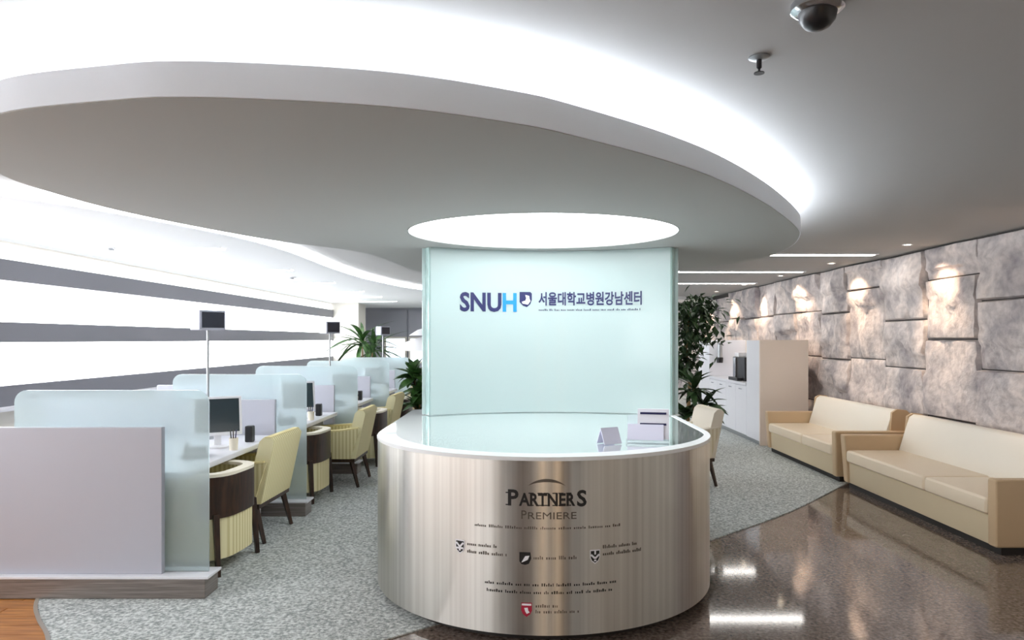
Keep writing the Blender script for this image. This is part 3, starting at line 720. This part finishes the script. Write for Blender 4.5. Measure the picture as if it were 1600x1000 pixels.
# ------------------------------------------------------------------ coffee cabinet
cb = thing('coffee_cabinet', 'tall white cabinet with an open coffee niche by the stone wall', 'cabinet', (3.45, 10.2, 0.008))
D2 = 0.7
obj('toe_kick', MB().box(0.03, D2, 0.02, 3.48, 0.0, 0.06), 'grey_metal', cb)
obj('end_unit', MB().box(0.0, D2, 0.02, 0.6, 0.06, 1.525, 0.003), 'white_laminate', cb)
obj('end_panel', MB().box(0.0, D2, -0.01, 0.018, 0.0, 1.53), 'beige_panel', cb)
obj('end_unit', MB().box(0.0, D2, 2.75, 3.5, 0.06, 1.525, 0.003), 'white_laminate', cb)
obj('niche_back', MB().box(D2 - 0.03, D2, 0.6, 2.75, 0.87, 1.525), 'beige_panel', cb)
obj('counter', MB().box(-0.01, D2 - 0.03, 0.602, 2.748, 0.83, 0.87), 'white_laminate', cb)
obj('body', MB().box(0.02, D2 - 0.03, 0.602, 2.748, 0.06, 0.83), 'white_laminate', cb)
for i in range(4):
    dr = obj('door', MB().box(0.0, 0.018, 0.606 + 0.536 * i, 0.606 + 0.536 * i + 0.53, 0.07, 0.82, 0.002), 'white_laminate', cb)
    obj('handle', MB().box(-0.02, -0.012, 0.606 + 0.536 * i + 0.2, 0.606 + 0.536 * i + 0.33, 0.76, 0.77).box(-0.013, 0.002, 0.606 + 0.536 * i + 0.21, 0.606 + 0.536 * i + 0.22, 0.76, 0.77).box(-0.013, 0.002, 0.606 + 0.536 * i + 0.31, 0.606 + 0.536 * i + 0.32, 0.76, 0.77), 'chrome', dr)
cm = thing('coffee_machine', 'black coffee machine with a chrome spout in the cabinet niche', 'coffee machine', (3.62, 11.5, 0.878))
obj('body', MB().box(-0.08, 0.28, -0.32, 0.3, 0.0, 0.38, 0.012), 'black_plastic', cm)
obj('spout_panel', MB().box(-0.1, -0.08, 0.1, 0.22, 0.05, 0.37, 0.004), 'chrome', cm)
obj('drip_tray', MB().box(-0.16, -0.08, -0.2, 0.28, 0.0, 0.05, 0.004), 'black_plastic', cm)
obj('water_tank', MB().box(-0.06, 0.1, 0.06, 0.26, 0.38, 0.45, 0.01), 'white_plastic', cm)
dp = thing('cup_dispenser', 'small dark cup dispenser on the white end unit of the cabinet', 'dispenser', (3.62, 12.86, 1.12))
obj('tube', MB().lathe([(0, 0.08), (0.045, 0.08), (0.045, 0.36), (0, 0.36)]), 'grey_metal', dp, True)
obj('collar', MB().lathe([(0, 0.0), (0.055, 0.0), (0.06, 0.09), (0.05, 0.1), (0, 0.1)]), 'black_plastic', dp, True)

# ------------------------------------------------------------------ plants
def leaf_mesh(L_, W_, droop, mat):
    vs = []; fs = []; n = 6
    for i in range(n + 1):
        t_ = i / n; x = L_ * t_; z = -droop * t_ * t_ * L_; w_ = W_ * math.sin(PI * min(1, t_ * 0.94 + 0.06)) ** 0.8
        vs += [(x, -w_, z + w_ * 0.35), (x, 0, z), (x, w_, z + w_ * 0.35)]
    for i in range(n):
        a = i * 3; fs += [(a, a + 3, a + 4, a + 1), (a + 1, a + 4, a + 5, a + 2)]
    return MB().add(vs, fs).mesh('leaf', mat, True, 2)
def pot(t, r, h):
    obj('pot', MB().lathe([(0, 0), (r * 0.8, 0), (r, h), (r * 0.9, h), (r * 0.88, h - 0.03), (0, h - 0.03)]), 'pot', t, True)
    obj('soil', MB().lathe([(0, h - 0.032), (r * 0.87, h - 0.032), (r * 0.87, h - 0.025), (0, h - 0.025)]), 'soil', t)
def leafy(name, label, loc_, heads, L_, W_, droop, mat, seed):
    rnd = random.Random(seed); t = thing(name, label, 'plant', loc_); pot(t, 0.2, 0.34); lm = leaf_mesh(L_, W_, droop, mat)
    for hx, hy, hz, cnt in heads:
        obj('stem', MB().tube([(hx * 0.3, hy * 0.3, 0.3), (hx * 0.7, hy * 0.7, 0.3 + (hz - 0.3) * 0.5), (hx, hy, hz)], [0.022, 0.018, 0.012], 6), 'stem', t, True)
        for i in range(cnt):
            o = link('leaf', lm, t); o.location = (hx, hy, hz - 0.12 * rnd.random())
            o.rotation_euler = (rnd.uniform(-0.3, 0.3), -math.radians(rnd.uniform(-15, 75)), i * 2.4 + rnd.random()); s_ = rnd.uniform(0.75, 1.1); o.scale = (s_, s_, s_)
    return t
leafy('potted_dracaena', 'dark green long-leaved potted plant beside the last booth chairs', (-1.5, 10.16, FZ), [(-0.05, 0.0, 1.05, 36), (0.03, 0.0, 0.82, 32), (0.0, 0.0, 0.6, 30)], 0.29, 0.062, 0.3, 'leaf', 3)
leafy('potted_palm', 'arching green palm in front of the far grey wall', (-3.75, 16.6, FZ), [(0, 0, 1.5, 26), (0.25, 0.0, 1.3, 16)], 0.85, 0.06, 0.75, 'leaf', 9)
leafy('potted_shrub', 'low dark leafy pot plant behind the cream armchair', (2.25, 9.2, FZ), [(0, 0, 0.95, 22), (0.12, 0.0, 0.7, 20), (-0.1, 0.0, 0.6, 18)], 0.34, 0.05, 0.5, 'leaf_dark', 5)
def tree(loc_, seed):
    rnd = random.Random(seed); t = thing('potted_ficus', 'tall small-leaved indoor tree beside the white cabinet', 'plant', loc_); pot(t, 0.22, 0.36)
    obj('trunk', MB().tube([(0, 0, 0.3), (0.03, 0, 0.9), (-0.02, 0.02, 1.4), (0.03, 0, 1.95)], [0.03, 0.026, 0.022, 0.012], 8), 'stem', t, True)
    mb = MB()
    for i in range(900):
        c = rnd.choice(((0, 0, 1.85, 0.36, 0.3), (0.05, 0, 1.9, 0.38, 0.25), (0.1, 0, 1.65, 0.34, 0.25), (0.0, 0.05, 1.35, 0.22, 0.3), (0.16, 0, 2.02, 0.25, 0.15), (-0.1, 0, 1.15, 0.16, 0.2)))
        p = Vector((c[0] + rnd.gauss(0, 0.5) * c[3], c[1] + rnd.gauss(0, 0.5) * c[3], c[2] + rnd.gauss(0, 0.5) * c[4]))
        M_ = Matrix.Translation(p) @ Matrix.Rotation(rnd.uniform(0, 6.28), 4, 'Z') @ Matrix.Rotation(rnd.uniform(-0.2, 1.2), 4, 'Y')
        mb.add([M_ @ Vector(q) for q in ((0, 0, 0), (0.06, -0.038, 0.008), (0.14, 0, -0.012), (0.06, 0.038, 0.008))], [(0, 1, 2, 3)])
    f = obj('foliage', mb, 'leaf_dark', t); f['kind'] = 'stuff'
tree((2.38, 10.1, FZ), 4)
# white tiered canopy seen over the partitions near the far wall
t = thing('tiered_canopy', 'white tiered canopy on a pole near the far wall', 'floor lamp', (-2.05, 15.2, FZ))
obj('base', MB().lathe([(0, 0), (0.25, 0), (0.25, 0.04), (0, 0.05)]), 'white_plastic', t)
obj('pole', MB().tube([(0, 0, 0.03), (0, 0, 1.75)], 0.03), 'white_plastic', t, True)
obj('lower_shade', MB().lathe([(0.72, 1.3), (0.45, 1.48), (0.1, 1.6), (0.0, 1.6)], seg=32), 'white_plastic', t, True)
obj('upper_shade', MB().lathe([(0.38, 1.62), (0.2, 1.74), (0.0, 1.8)], seg=32), 'white_plastic', t, True)
